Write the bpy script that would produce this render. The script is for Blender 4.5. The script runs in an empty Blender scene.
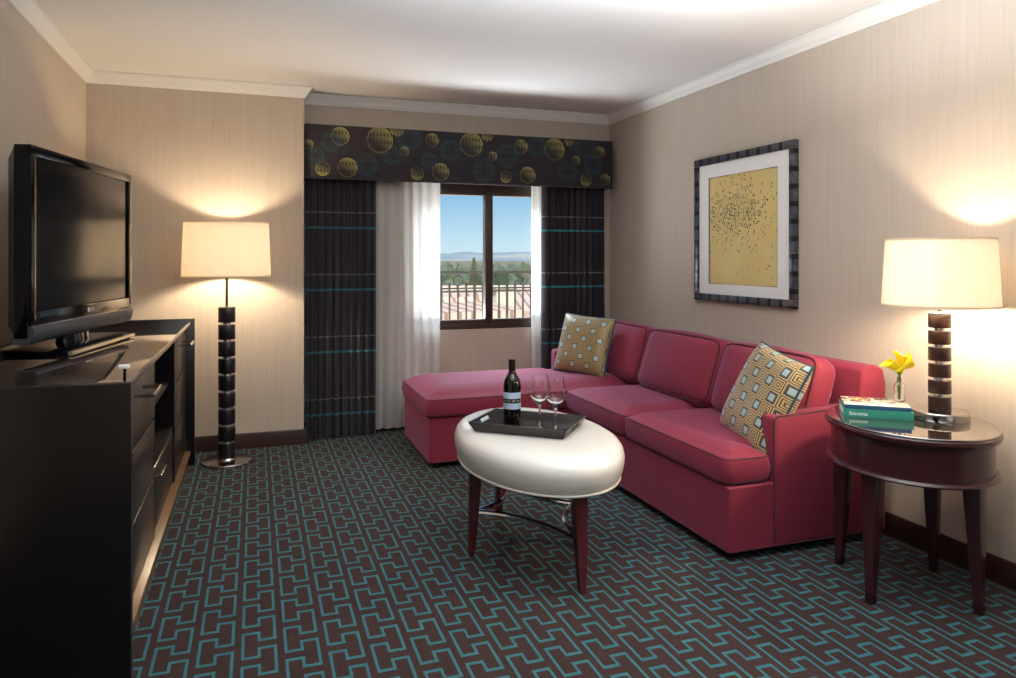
import bpy, bmesh, math, random
from mathutils import Vector, Matrix
random.seed(7)
PI = math.pi
SC = bpy.context.scene
COL = SC.collection

# ------------------------------------------------------------------ camera
TH = math.atan(253/727.5)
cam_d = bpy.data.cameras.new('camera'); cam = bpy.data.objects.new('camera', cam_d); COL.objects.link(cam)
cam.location = (0, 0, 1.27); cam.rotation_euler = (PI/2, 0, -TH)
cam_d.sensor_width = 36; cam_d.lens = 36*727.5/1016
cam_d.shift_y = -(339-258)/1016
cam_d.clip_start = .05; cam_d.clip_end = 8000
SC.camera = cam
# ------------------------------------------------------------------ view, world, lights
SC.view_settings.view_transform = 'Standard'; SC.view_settings.look = 'None'
SC.view_settings.exposure = 0.12; SC.view_settings.gamma = 1; SC.view_settings.use_curve_mapping = False
W = bpy.data.worlds.new('sky'); SC.world = W; W.use_nodes = True
_n = W.node_tree.nodes; _l = W.node_tree.links; _n.clear()
_tc = _n.new('ShaderNodeTexCoord'); _sx = _n.new('ShaderNodeSeparateXYZ'); _rp = _n.new('ShaderNodeValToRGB')
_bg = _n.new('ShaderNodeBackground'); _o = _n.new('ShaderNodeOutputWorld')
_l.new(_tc.outputs['Generated'], _sx.inputs[0]); _l.new(_sx.outputs['Z'], _rp.inputs[0])
_l.new(_rp.outputs[0], _bg.inputs[0]); _l.new(_bg.outputs[0], _o.inputs[0])
_e = _rp.color_ramp.elements
_e[0].position = 0; _e[0].color = (.60, .76, .84, 1)
_e[1].position = 1; _e[1].color = (.10, .28, .62, 1)
for p, c in ((.03, (.48, .70, .84, 1)), (.10, (.20, .46, .74, 1)), (.3, (.15, .36, .68, 1))):
    k = _e.new(p); k.color = c
_bg.inputs[1].default_value = 1.0

def light(name, kind, loc, energy, color, rot=(0, 0, 0), size=None, size_y=None, radius=None):
    d = bpy.data.lights.new(name, kind); d.energy = energy; d.color = color
    if kind == 'AREA':
        d.size = size
        if size_y: d.shape = 'RECTANGLE'; d.size_y = size_y
    if radius is not None and kind == 'POINT': d.shadow_soft_size = radius
    if kind == 'SUN': d.angle = .009
    o = bpy.data.objects.new(name, d); COL.objects.link(o); o.location = loc; o.rotation_euler = rot
    return o
def aim(o, tgt):
    o.rotation_euler = (Vector(tgt)-o.location).to_track_quat('-Z', 'Y').to_euler()
s = light('sun', 'SUN', (0, -20, 40), 4.6, (1, .93, .82)); aim(s, (12, 20, 0))
a = light('room_fill', 'AREA', (1.1, 1.6, 1.95), 88, (.88, .94, 1), size=2.0); aim(a, (1.1, 1.6001, 2.44))
a = light('rear_fill', 'AREA', (1.9, -1.3, 1.9), 6, (.9, .95, 1), size=1.2, size_y=1.0); aim(a, (1.9, 4, 1.0))  # added unseen fill light; the rear wall is closed, without a window
a = light('window_daylight', 'AREA', (1.6, 6.5, 3.1), 420, (.74, .86, 1), size=2.4, size_y=1.6); aim(a, (1.45, 4.6, .6))
a = light('balcony_bounce', 'AREA', (1.75, 6.05, .32), 260, (.88, .94, 1), size=3.0, size_y=.8); aim(a, (1.5, 2.2, 1.7))

# ------------------------------------------------------------------ node helpers
def lin(c):
    if isinstance(c, str):
        c = [int(c[i:i+2], 16)/255 for i in (0, 2, 4)]
    return tuple(((v/12.92) if v <= .04045 else ((v+.055)/1.055)**2.4) for v in c[:3]) + (1,)
class NT:
    def __init__(s, name):
        s.m = bpy.data.materials.new(name); s.m.use_nodes = True
        s.n = s.m.node_tree.nodes; s.l = s.m.node_tree.links
        s.p = s.n['Principled BSDF']; s.out = s.n['Material Output']
    def put(s, sock, v):
        if isinstance(v, bpy.types.NodeSocket): s.l.new(v, sock)
        elif isinstance(v, str): sock.default_value = lin(v)
        else: sock.default_value = v
    def node(s, t, **kw):
        n = s.n.new(t)
        for k, v in kw.items(): setattr(n, k, v)
        return n
    def math(s, op, a, b=0, c=0):
        n = s.node('ShaderNodeMath', operation=op)
        for i, v in enumerate((a, b, c)): s.put(n.inputs[i], v)
        return n.outputs[0]
    def xyz(s, out='Object'):
        tc = s.node('ShaderNodeTexCoord'); sp = s.node('ShaderNodeSeparateXYZ')
        s.l.new(tc.outputs[out], sp.inputs[0]); return sp.outputs[0], sp.outputs[1], sp.outputs[2]
    def comb(s, x, y, z):
        n = s.node('ShaderNodeCombineXYZ')
        for i, v in enumerate((x, y, z)): s.put(n.inputs[i], v)
        return n.outputs[0]
    def mix(s, f, a, b):
        n = s.node('ShaderNodeMix', data_type='RGBA')
        s.put(n.inputs[0], f); s.put(n.inputs[6], a); s.put(n.inputs[7], b); return n.outputs[2]
    def noise(s, vec, scale, detail=2):
        n = s.node('ShaderNodeTexNoise')
        if vec is not None: s.l.new(vec, n.inputs['Vector'])
        n.inputs['Scale'].default_value = scale; n.inputs['Detail'].default_value = detail; return n.outputs[0]
    def stretch(s, sx, sy, sz):
        x, y, z = s.xyz(); return s.comb(s.math('MULTIPLY', x, sx), s.math('MULTIPLY', y, sy), s.math('MULTIPLY', z, sz))
    def base(s, v): s.put(s.p.inputs['Base Color'], v)
    def bump(s, h, strength=.2, dist=.002):
        b = s.node('ShaderNodeBump'); b.inputs['Strength'].default_value = strength; b.inputs['Distance'].default_value = dist
        s.l.new(h, b.inputs['Height']); s.l.new(b.outputs[0], s.p.inputs['Normal'])
    def set(s, **kw):
        for k, v in kw.items(): s.put(s.p.inputs[k.replace('_', ' ')], v)
        return s
def plain(name, col, rough=.5, metal=0, var=.06, scale=40, **kw):
    t = NT(name); c = Vector(lin(col)[:3])
    nz = t.noise(t.stretch(1, 1, 1), scale, 3)
    t.base(t.mix(nz, tuple(c*(1-var))+(1,), tuple(c*(1+var))+(1,)))
    t.set(Roughness=rough, Metallic=metal, **kw); return t.m
def wood(name, c1, c2, rough=.25, sx=30, sy=30, sz=1.5, coat=.3):
    t = NT(name); nz = t.noise(t.stretch(sx, sy, sz), 3, 5)
    t.base(t.mix(nz, c1, c2)); t.set(Roughness=rough, Coat_Weight=coat, Coat_Roughness=.08); return t.m
def fabric(name, col, rough=.8, sheen=.25, weave=900, var=.12, sheen_tint=(1, .8, 1, 1)):
    t = NT(name); c = Vector(lin(col)[:3])
    nz = t.noise(t.stretch(1, 1, 1), weave, 1); big = t.noise(t.stretch(1, 1, 1), 4, 2)
    f = t.math('MULTIPLY', t.math('ADD', nz, big), .5)
    t.base(t.mix(f, tuple(c*(1-var))+(1,), tuple(c*(1+var))+(1,)))
    t.set(Roughness=rough, Sheen_Weight=sheen, Sheen_Roughness=.4, Sheen_Tint=sheen_tint); t.bump(nz, .15, .001); return t.m
def glass_pane(name, refl=.06):
    t = NT(name); t.n.remove(t.p)
    a = t.node('ShaderNodeBsdfTransparent'); g = t.node('ShaderNodeBsdfGlossy'); g.inputs['Roughness'].default_value = .02
    mx = t.node('ShaderNodeMixShader'); mx.inputs[0].default_value = refl
    t.l.new(a.outputs[0], mx.inputs[1]); t.l.new(g.outputs[0], mx.inputs[2]); t.l.new(mx.outputs[0], t.out.inputs[0]); return t.m
def glass(name, tint=(1, 1, 1, 1), ior=1.45):
    t = NT(name); t.set(Base_Color=tint, Roughness=.0, Transmission_Weight=1.0, IOR=ior); return t.m
def translucent(name, col, trans, alpha=0):
    t = NT(name); t.n.remove(t.p); c = lin(col)
    nz = t.noise(t.stretch(250, 250, 250), 1, 1)
    cc = t.mix(nz, tuple(v*.94 for v in c[:3])+(1,), c)
    d = t.node('ShaderNodeBsdfDiffuse'); r = t.node('ShaderNodeBsdfTranslucent')
    t.put(d.inputs[0], cc); t.put(r.inputs[0], cc)
    mx = t.node('ShaderNodeMixShader'); mx.inputs[0].default_value = trans
    t.l.new(d.outputs[0], mx.inputs[1]); t.l.new(r.outputs[0], mx.inputs[2]); last = mx.outputs[0]
    if alpha:
        tr = t.node('ShaderNodeBsdfTransparent'); m2 = t.node('ShaderNodeMixShader'); m2.inputs[0].default_value = alpha
        t.l.new(last, m2.inputs[1]); t.l.new(tr.outputs[0], m2.inputs[2]); last = m2.outputs[0]
    t.l.new(last, t.out.inputs[0]); return t.m

# ------------------------------------------------------------------ materials
def wall_mat():
    t = NT('grasscloth wallcovering')
    n1 = t.noise(t.stretch(160, 160, 3), 1, 3); n2 = t.noise(t.stretch(45, 45, 1.2), 1, 2)
    f = t.math('ADD', t.math('MULTIPLY', n1, .6), t.math('MULTIPLY', n2, .4))
    r = t.node('ShaderNodeMapRange'); t.l.new(f, r.inputs[0]); r.inputs[1].default_value = .3; r.inputs[2].default_value = .7
    t.base(t.mix(r.outputs[0], 'BBAD9E', 'C7BAAC')); t.set(Roughness=.85); t.bump(n1, .2, .0015); return t.m
def carpet_mat():
    t = NT('meander carpet')
    x, y, z = t.xyz(); fz = t.noise(t.stretch(1, 1, 1), 260, 1); fz2 = t.noise(t.stretch(1, 1, 1), 250, 1)
    j = t.math('MULTIPLY', t.math('SUBTRACT', fz, .5), .006)
    u = t.math('FRACT', t.math('DIVIDE', t.math('ADD', t.math('ADD', x, 1.33+.037), j), .1325))
    v = t.math('FRACT', t.math('DIVIDE', t.math('ADD', t.math('SUBTRACT', y, 2.443-.209*20), j), .209))
    def rect(u0, u1, v0, v1):
        a = t.math('COMPARE', u, (u0+u1)/2, (u1-u0)/2); b = t.math('COMPARE', v, (v0+v1)/2, (v1-v0)/2); return t.math('MULTIPLY', a, b)
    w = .07; R = [rect(0, w, 0, .75+w), rect(.76, .76+w, .5, 1), rect(.76, .76+w, 0, .25+w),
         rect(.38, .38+w, .5, .75+w), rect(.38, .38+w, 0, .25+w),
         rect(0, .38+w, 0, w), rect(0, .38+w, .75, .75+w), rect(.38, .76+w, .5, .5+w), rect(.38, .76+w, .25, .25+w)]
    acc = R[0]
    for k in R[1:]: acc = t.math('MAXIMUM', acc, k)
    big = t.noise(t.stretch(1, 1, 1), 7, 2)
    ground = t.mix(fz2, '32262A', '4C3A35'); line = t.mix(big, '346C7E', '478685')
    line = t.mix(t.math('MULTIPLY', fz2, .5), line, '2F5F6A')
    t.base(t.mix(t.math('MULTIPLY', acc, .92), ground, line)); t.set(Roughness=.95, Specular_IOR_Level=.12); t.bump(fz2, .5, .004); return t.m
def valance_mat():
    t = NT('printed valance fabric')
    x, y, z = t.xyz()
    C = [(.564, 2.123, .065, 1), (.84, 2.11, .095, 1), (.445, 1.891, .05, 0), (.614, 1.905, .07, 1), (.348, 2.056, .035, 1), (1.018, 2.039, .035, 1), (1.223, 2.13, .05, 1), (1.52, 2.113, .09, 1), (1.111, 1.886, .05, 0), (1.285, 1.9, .065, 1), (1.913, 2.116, .055, 1), (1.685, 2.034, .035, 1), (1.791, 1.882, .045, 0), (1.967, 1.901, .065, 1), (2.189, 2.109, .085, 1), (2.373, 2.034, .033, 1), (2.459, 1.885, .05, 0), (2.576, 2.109, .045, 1), (2.626, 1.894, .045, 1), (.965, 2.193, .05, 0), (1.645, 2.19, .045, 0), (2.316, 2.183, .04, 0)]
    gold = None
    for cx, cz, r, top in C:
        dx = t.math('SUBTRACT', x, cx); dz = t.math('SUBTRACT', z, cz)
        d = t.math('SQRT', t.math('ADD', t.math('MULTIPLY', dx, dx), t.math('MULTIPLY', dz, dz)))
        ins = t.math('LESS_THAN', d, r)
        sgn = (.45, .55) if top else (-.2, -.6)
        g = t.math('ADD', t.math('MULTIPLY', dx, sgn[0]/r), t.math('MULTIPLY', dz, sgn[1]/r))
        g = t.math('ADD', g, .33); g = t.math('MAXIMUM', t.math('MINIMUM', g, 1), .03)
        rim = t.math('MULTIPLY', t.math('GREATER_THAN', d, r*.86), .3)
        val = t.math('MULTIPLY', ins, t.math('MULTIPLY', t.math('ADD', g, rim), .85))
        gold = val if gold is None else t.math('MAXIMUM', gold, val)
    T = [(.75, 1.93, .08), (.5, 2.08, .07), (1.05, 2.14, .09), (1.36, 2.06, .08), (1.62, 1.92, .09), (1.8, 2.04, .09), (2.05, 2.12, .08), (2.3, 1.94, .08), (2.45, 2.14, .09), (.93, 2.0, .07), (2.52, 2.0, .08), (.4, 1.98, .06), (1.2, 1.98, .06)]
    teal = None
    for cx, cz, r in T:
        dx = t.math('SUBTRACT', x, cx); dz = t.math('SUBTRACT', z, cz)
        d = t.math('SQRT', t.math('ADD', t.math('MULTIPLY', dx, dx), t.math('MULTIPLY', dz, dz)))
        v = t.math('MULTIPLY', t.math('LESS_THAN', d, r), t.math('DIVIDE', d, r)); teal = v if teal is None else t.math('MAXIMUM', teal, v)
    fu = t.math('FRACT', t.math('MULTIPLY', x, 41)); fv = t.math('FRACT', t.math('MULTIPLY', z, 18.5))
    dash = t.math('MULTIPLY', t.math('GREATER_THAN', fu, .55), t.math('GREATER_THAN', fv, .55))
    hatch = t.math('GREATER_THAN', t.math('FRACT', t.math('MULTIPLY', t.math('ADD', x, z), 90)), .2)
    c = t.mix(t.math('MULTIPLY', teal, .6), '211925', '1E454C')
    c = t.mix(t.math('MULTIPLY', gold, t.math('MULTIPLY_ADD', hatch, .3, .7)), c, '9E9656')
    c = t.mix(t.math('MULTIPLY', dash, .8), c, '140E13')
    t.base(c); t.set(Roughness=.7, Sheen_Weight=.2); return t.m
def drape_mat():
    t = NT('striped drape fabric'); x, y, z = t.xyz()
    q = t.math('FRACT', t.math('DIVIDE', t.math('ADD', z, .44*4-1.598+.01), .44))
    sil = t.math('COMPARE', q, .012, .010)
    teal = t.math('COMPARE', q, .765, .017)
    sm = t.math('FRACT', t.math('MULTIPLY', x, 22)); sil = t.math('MULTIPLY', sil, t.math('GREATER_THAN', sm, .2))
    nz = t.noise(t.stretch(300, 300, 20), 1, 1)
    c = t.mix(nz, '231E27', '322C34'); c = t.mix(t.math('MULTIPLY', sil, .8), c, '9C9A98'); c = t.mix(teal, c, '2C8D99')
    t.base(c); t.set(Roughness=.75, Sheen_Weight=.35, Sheen_Roughness=.4); return t.m
def pillow_mat(name, k, c_bg, c_line, c_sq, bands):
    t = NT(name); x, y, z = t.xyz()
    def lat(ox):
        a = t.math('ABSOLUTE', t.math('SUBTRACT', t.math('FRACT', t.math('MULTIPLY_ADD', x, k, ox)), .5))
        b = t.math('ABSOLUTE', t.math('SUBTRACT', t.math('FRACT', t.math('MULTIPLY_ADD', z, k, ox)), .5)); return t.math('MAXIMUM', a, b)
    d = t.math('MINIMUM', lat(.25), lat(.75))
    st = t.math('GREATER_THAN', t.math('FRACT', t.math('MULTIPLY', d, bands)), .5)
    c = t.mix(st, c_bg, c_line)
    c = t.mix(t.math('LESS_THAN', d, .165), c, '1E2A33'); c = t.mix(t.math('LESS_THAN', d, .125), c, c_sq)
    nz = t.noise(t.stretch(1, 1, 1), 600, 1)
    t.base(c); t.set(Roughness=.42, Sheen_Weight=.3, Metallic=.15); t.bump(nz, .1, .001); return t.m
def print_mat():
    t = NT('speckled art print'); x, y, z = t.xyz()
    def layer(scale, sx, rad, cy, cz, ay, az, base, gain):
        v = t.node('ShaderNodeTexVoronoi'); v.inputs['Scale'].default_value = 1
        t.l.new(t.comb(0, t.math('MULTIPLY', y, scale), t.math('MULTIPLY', z, scale*sx)), v.inputs['Vector'])
        sp = t.node('ShaderNodeSeparateColor'); t.l.new(v.outputs['Color'], sp.inputs[0])
        dy = t.math('DIVIDE', t.math('SUBTRACT', y, cy), ay); dz = t.math('DIVIDE', t.math('SUBTRACT', z, cz), az)
        q = t.math('ADD', t.math('MULTIPLY', dy, dy), t.math('MULTIPLY', dz, dz))
        dens = t.math('MULTIPLY_ADD', t.math('POWER', 2.718, t.math('MULTIPLY', q, -1)), gain, base)
        return t.math('MULTIPLY', t.math('LESS_THAN', v.outputs['Distance'], rad), t.math('LESS_THAN', sp.outputs[0], dens))
    A = layer(150, .6, .42, .11, .085, .2, .085, .01, 1.0); B = layer(85, .65, .36, .05, .10, .24, .15, .015, .45)
    m = t.math('MAXIMUM', A, B); nz = t.noise(t.stretch(1, 1, 1), 5, 3)
    c = t.mix(nz, 'D6BB74', 'E4CE8C'); t.base(t.mix(m, c, '3E3424')); t.set(Roughness=.6); return t.m
def frame_mat():
    t = NT('inlaid picture frame'); x, y, z = t.xyz()
    g = t.math('GREATER_THAN', t.math('FRACT', t.math('MULTIPLY', y, 10.6)), .3); h = t.math('GREATER_THAN', t.math('FRACT', t.math('MULTIPLY', z, 10.6)), .3)
    side = t.math('GREATER_THAN', t.math('ABSOLUTE', y), .42)
    f = t.math('ADD', t.math('MULTIPLY', side, h), t.math('MULTIPLY', t.math('SUBTRACT', 1, side), g))
    nz = t.noise(t.stretch(1, 40, 40), 1, 2)
    t.base(t.mix(t.math('MULTIPLY', f, nz), '17161A', '6C6E7A')); t.set(Roughness=.3, Metallic=.3); return t.m
def roof_mat():
    t = NT('clay barrel roof tiles'); x, y, z = t.xyz()
    a = t.math('FRACT', t.math('MULTIPLY', x, 2.4)); b = t.math('FRACT', t.math('MULTIPLY', y, 1.6))
    gap = t.math('MAXIMUM', t.math('LESS_THAN', a, .3), t.math('MULTIPLY', t.math('LESS_THAN', b, .2), .5))
    nz = t.noise(t.stretch(1, 1, 1), 3, 3); c = t.mix(nz, 'E2BCA2', 'F4DECB')
    t.base(t.mix(t.math('MULTIPLY', gap, .7), c, '8A5A48')); t.set(Roughness=.9); return t.m
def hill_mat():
    t = NT('hill vegetation with painted haze'); nz = t.noise(t.stretch(.004, .004, .02), 1, 5)
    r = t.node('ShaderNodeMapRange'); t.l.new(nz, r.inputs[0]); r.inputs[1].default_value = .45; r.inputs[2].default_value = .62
    t.base(t.mix(r.outputs[0], '8C9FA8', 'B4B4A6')); t.set(Roughness=1); return t.m  # distance haze is painted into the hills as a blue-grey base colour

M = dict(mahog_leg=wood('reddish mahogany', '4A1A20', '5E242A', .25),
    
    wall=wall_mat(), ceiling=plain('ceiling paint', 'E6E4E2', .9, scale=20, var=.02), crown=plain('moulding paint', 'E8E5E0', .5, scale=20, var=.02),
    carpet=carpet_mat(), base=wood('dark baseboard wood', '28140F', '3A1E16', .45), valance=valance_mat(), drape=drape_mat(),
    sheer=translucent('sheer voile', 'F2F0EC', .42, .08), shade=translucent('linen lampshade', 'FFF8EC', .5),
    trimcloth=translucent('lampshade trim', 'E8DCC4', .2),
    winframe=plain('bronze window frame', '42342C', .45, .3), pane=glass_pane('window glass', .006),
    ebony=wood('espresso veneer', '0A0708', '140D0D', .3, sx=4, sy=30, sz=40, coat=.05), ebony_v=wood('espresso drawer veneer', '2A2120', '3B2E2A', .3, sx=30, sy=2, sz=60, coat=.1),
    glasstop=plain('polished glass over dark wood', '30251F', .05, 0, Coat_Weight=1.0, Coat_Roughness=.02, Coat_IOR=2.0, Specular_IOR_Level=1.0, IOR=2.4),
    plinth=wood('plinth wood with painted gleam', '6B4A32', '8C6A48', .3, sx=30, sy=2, sz=40), niche=plain('dark niche lining', '120C0D', .5),  # plinth tones are lightened to paint in the golden reflection along the dresser foot
    steel=plain('brushed steel', 'C9C4BC', .25, 1.0), satin=plain('satin nickel', 'B4ADA6', .2, 1.0), chrome=plain('polished chrome', 'F0F2F6', .12, 1.0),
    mahog=wood('dark mahogany', '34141B', '451B22', .25), mahog_lamp=wood('dark turned wood', '2A1712', '3D2219', .3),
    blackwood=wood('black turned wood', '141018', '201820', .35),
    sofa=fabric('raspberry upholstery', '842036', .75, .33, sheen_tint=(.66, .55, 1, 1)), piping=fabric('raspberry piping', '4E1020', .75, .15),
    foot=plain('dark wooden foot', '25120F', .4), leather=plain('cream leather', 'F0EBE2', .28, 0, var=.03, scale=60, Coat_Weight=.35, Coat_Roughness=.15),
    welt=plain('cream leather welt', 'E9E3D8', .35),
    tray=plain('dark woven tray', '2B2523', .32, 0, var=.25, scale=220), traytop=plain('glossy tray bottom', '3A3432', .06, 0, Coat_Weight=1.0, Specular_IOR_Level=1.0),
    tvbody=plain('gloss black plastic', '05060A', .15, 0, Coat_Weight=.05, Coat_Roughness=.05, Specular_IOR_Level=.22), screen=plain('dark screen', '070C14', .14, 0, Specular_IOR_Level=.4),
    speaker=plain('grey speaker cloth', '34363F', .5), logo=plain('silver lettering', 'C8CCD2', .3, .6),
    bottle=plain('dark bottle glass', '0B0606', .04, 0, Coat_Weight=.5), foil=plain('dark foil capsule', '2A1614', .3, .4), label=plain('pale blue label', 'B9CBE4', .5),
    band=plain('black label band', '17161A', .5), labeltext=plain('label lettering', 'A8A294', .5),
    clear=glass('clear glass'), bookgreen=plain('green book cover', '2F8A76', .35), bookblue=plain('blue book spine', '2A5578', .35), pages=plain('book paper', 'E9E4D8', .8),
    text=plain('white lettering', 'E6F0EC', .5), petal=plain('yellow petal', 'F6DE10', .5, var=.1, scale=30, Subsurface_Weight=.2), stem=plain('green stem', '5E8A35', .5),
    mat_board=plain('white mat board', 'EDECEA', .8, var=.01), frame=frame_mat(), art=print_mat(),
    pillow_far=pillow_mat('small square print', 8.4, '8C7B55', 'A08A5E', 'A9BCB8', 9), pillow_near=pillow_mat('maze square print', 8.0, '5A4426', 'C9AE7C', 'A3BCC0', 12),
    cord=fabric('teal cord trim', '1F4650', .7, .2), iron=plain('dark wrought iron', '2C2A26', .5, .4), roof=roof_mat(), stucco=plain('cream stucco', 'E6D9BE', .9),
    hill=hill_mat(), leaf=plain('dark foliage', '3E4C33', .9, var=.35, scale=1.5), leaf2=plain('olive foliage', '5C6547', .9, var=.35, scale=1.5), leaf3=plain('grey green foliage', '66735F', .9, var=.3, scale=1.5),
    conifer=plain('brown green conifer', '565231', .9, var=.3, scale=2), bark=plain('bark', '4A3A2C', .9), field=plain('dry ground', '8A8468', 1, var=.5, scale=.09), darkglass=plain('dark house window', '56503E', .2))
def bulb_mat(strength):
    t = NT('glowing bulb'); t.set(Base_Color=(1, 1, 1, 1), Emission_Color=(1, .80, .56, 1), Emission_Strength=strength); return t.m
M['bulb_floor'] = bulb_mat(560); M['bulb_table'] = bulb_mat(620)
def cover_mat():
    t = NT('landscape book cover'); x, y, z = t.xyz(); nz = t.noise(t.stretch(1, 1, 1), 22, 4)
    band = t.math('COMPARE', y, .12, .055); k = t.math('MULTIPLY', band, t.math('GREATER_THAN', nz, .47))
    c = t.mix(nz, 'CFC7AC', 'E8E4D6'); c = t.mix(k, c, '8A5B34'); t.base(t.mix(t.math('MULTIPLY', band, t.math('GREATER_THAN', nz, .58)), c, 'E9C98C')); t.set(Roughness=.25); return t.m
M['cover'] = cover_mat()

# ------------------------------------------------------------------ mesh helpers
def world(o):
    m = o.matrix_basis.copy()
    return world(o.parent) @ m if o.parent else m
def smooth(me, ang=35):
    me.shade_smooth(); me.set_sharp_from_angle(angle=math.radians(ang))
def obj(name, bm, mat, parent=None, loc=None, local=False, ang=35, rec=True):
    """link bm as ONE mesh object; bm in world coords unless local"""
    if rec: bmesh.ops.recalc_face_normals(bm, faces=bm.faces)
    bm.normal_update(); big = [f for f in bm.faces if len(f.verts) > 12]
    if big: bmesh.ops.triangulate(bm, faces=big, ngon_method='EAR_CLIP')
    me = bpy.data.meshes.new(name); o = bpy.data.objects.new(name, me); COL.objects.link(o)
    if parent: o.parent = parent
    if loc is not None: o.location = loc
    if not local: bm.transform(world(o).inverted())
    bm.to_mesh(me); bm.free(); me.materials.append(M[mat] if isinstance(mat, str) else mat); smooth(me, ang); return o
def tag(o, label, cat, group=None, kind=None):
    o['label'] = label; o['category'] = cat
    if group: o['group'] = group
    if kind: o['kind'] = kind
    return o
def thing(name, loc, label, cat, group=None, rz=0):
    o = bpy.data.objects.new(name, None); COL.objects.link(o); o.location = loc; o.rotation_euler = (0, 0, rz); o.empty_display_size = .1
    return tag(o, label, cat, group)
def struct(name, bm, mat, parent=None, ang=35):
    o = obj(name, bm, mat, parent, ang=ang)
    if not parent: o['kind'] = 'structure'
    return o
def add(dst, src):
    me = bpy.data.meshes.new('t'); src.to_mesh(me); src.free(); dst.from_mesh(me); bpy.data.meshes.remove(me)
def box(x0, x1, y0, y1, z0, z1, bev=0, seg=2, bm=None, mtx=None):
    b = bmesh.new(); bmesh.ops.create_cube(b, size=1)
    for v in b.verts: v.co = Vector(((x0+x1)/2+v.co.x*(x1-x0), (y0+y1)/2+v.co.y*(y1-y0), (z0+z1)/2+v.co.z*(z1-z0)))
    if bev: bmesh.ops.bevel(b, geom=list(b.edges), offset=bev, segments=seg, profile=.5, affect='EDGES')
    if mtx: b.transform(mtx)
    if bm is None: return b
    add(bm, b); return bm
def rings(rs, closed=False, caps=True):
    """bmesh from list of equal-length vertex rings"""
    b = bmesh.new(); R = [[b.verts.new(p) for p in r] for r in rs]; n = len(R[0])
    for i in range(len(R)-(0 if closed else 1)):
        A, B = R[i], R[(i+1) % len(R)]
        for j in range(n): b.faces.new((A[j], A[(j+1) % n], B[(j+1) % n], B[j]))
    if caps and not closed: b.faces.new(R[0][::-1]); b.faces.new(R[-1])
    return b
def lathe(prof, c=(0, 0, 0), n=40, sx=1, sy=1, rot=0, closed=False, caps=True):
    rs = []; cr, sr = math.cos(rot), math.sin(rot)
    for r, z in prof:
        ring = []
        for i in range(n):
            a = 2*PI*i/n; x = r*math.cos(a)*sx; y = r*math.sin(a)*sy
            ring.append((c[0]+x*cr-y*sr, c[1]+x*sr+y*cr, c[2]+z))
        rs.append(ring)
    return rings(rs, closed, caps)
def catmull(P, n=6, closed=False):
    P = [Vector(p) for p in P]; out = []; N = len(P)
    for i in range(N if closed else N-1):
        g = (lambda k: P[k % N]) if closed else (lambda k: P[max(0, min(N-1, k))])
        a, b, c, d = g(i-1), g(i), g(i+1), g(i+2)
        for k in range(n):
            t = k/n; out.append(.5*((2*b)+(c-a)*t+(2*a-5*b+4*c-d)*t*t+(3*b-a-3*c+d)*t**3))
    if not closed: out.append(P[-1])
    return out
def tube(P, r, n=8, closed=False):
    P = [Vector(p) for p in P]; N = len(P); rs = []; up = None
    for i, p in enumerate(P):
        t = (P[(i+1) % N]-P[i-1]) if closed else (P[min(N-1, i+1)]-P[max(0, i-1)]); t.normalize()
        if up is None: up = Vector((0, 0, 1)) if abs(t.z) < .9 else Vector((1, 0, 0))
        s = t.cross(up).normalized(); up = s.cross(t).normalized()
        rr = r[i] if isinstance(r, (list, tuple)) else r
        rs.append([p+rr*(math.cos(2*PI*k/n)*s+math.sin(2*PI*k/n)*up) for k in range(n)])
    return rings(rs, closed)
def round_poly(pts, r, n=5):
    out = []; N = len(pts)
    for i in range(N):
        p = Vector(pts[i]); a = Vector(pts[i-1])-p; b = Vector(pts[(i+1) % N])-p
        rr = min(r, a.length*.45, b.length*.45); a.normalize(); b.normalize()
        p0 = p+a*rr; p1 = p+b*rr
        for k in range(n+1):
            t = k/n; out.append(((1-t)**2*p0+2*t*(1-t)*p+t*t*p1))
    return out
def densify(pts, step):
    out = []
    for i in range(len(pts)):
        a, b = pts[i], pts[(i+1) % len(pts)]; n = max(1, int((b-a).length/step))
        for k in range(n): out.append(a.lerp(b, k/n))
    return out
def inset(pts, d):
    out = []; N = len(pts); area = sum(pts[i].x*pts[(i+1) % N].y-pts[(i+1) % N].x*pts[i].y for i in range(N)); sg = 1 if area > 0 else -1
    for i in range(N):
        t = (pts[(i+1) % N]-pts[i-1]).normalized(); out.append(pts[i]+Vector((-t.y, t.x))*d*sg)
    return out
def mitre(pts, d):
    N = len(pts); area = sum(pts[i].x*pts[(i+1) % N].y-pts[(i+1) % N].x*pts[i].y for i in range(N)); sg = 1 if area > 0 else -1; out = []
    for i in range(N):
        a = (pts[i]-pts[i-1]).normalized(); b = (pts[(i+1) % N]-pts[i]).normalized()
        n0 = Vector((-a.y, a.x))*sg; n1 = Vector((-b.y, b.x))*sg; out.append(pts[i]+(n0+n1)*(d/(1+n0.dot(n1))))
    return out
def pad(outline, z0, z1, er=.03, crown=.03, cd=.14, corner=.04, bulge=.0, bot=True):
    """upholstered slab: rounded outline, soft edges, crowned top"""
    rs = []
    def ring(d, z): rs.append([(p.x, p.y, z) for p in round_poly(mitre(outline, d), max(corner-d*.5, .012))])
    for k in range(4):
        a = PI/2*k/4; ring(er*(1-math.sin(a)), z0+er*(1-math.cos(a)))
    hm = (z1+z0)/2
    ring(0, z0+er); ring(-bulge, hm)
    ring(0, z1-er)
    for k in range(1, 5):
        a = PI/2*k/4; ring(er*(1-math.cos(a)), z1-er+er*math.sin(a))
    for k in range(1, 6):
        d = cd*k/5; ring(er+d, z1+crown*(1-(1-k/5)**2))
    return rings(rs)
def edge_pipe(outline, z, r=.006, d=0, corner=.04):
    o = round_poly(mitre([Vector(p) for p in outline], d), corner); return tube([(p.x, p.y, z) for p in o], r, 6, True)
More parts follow.
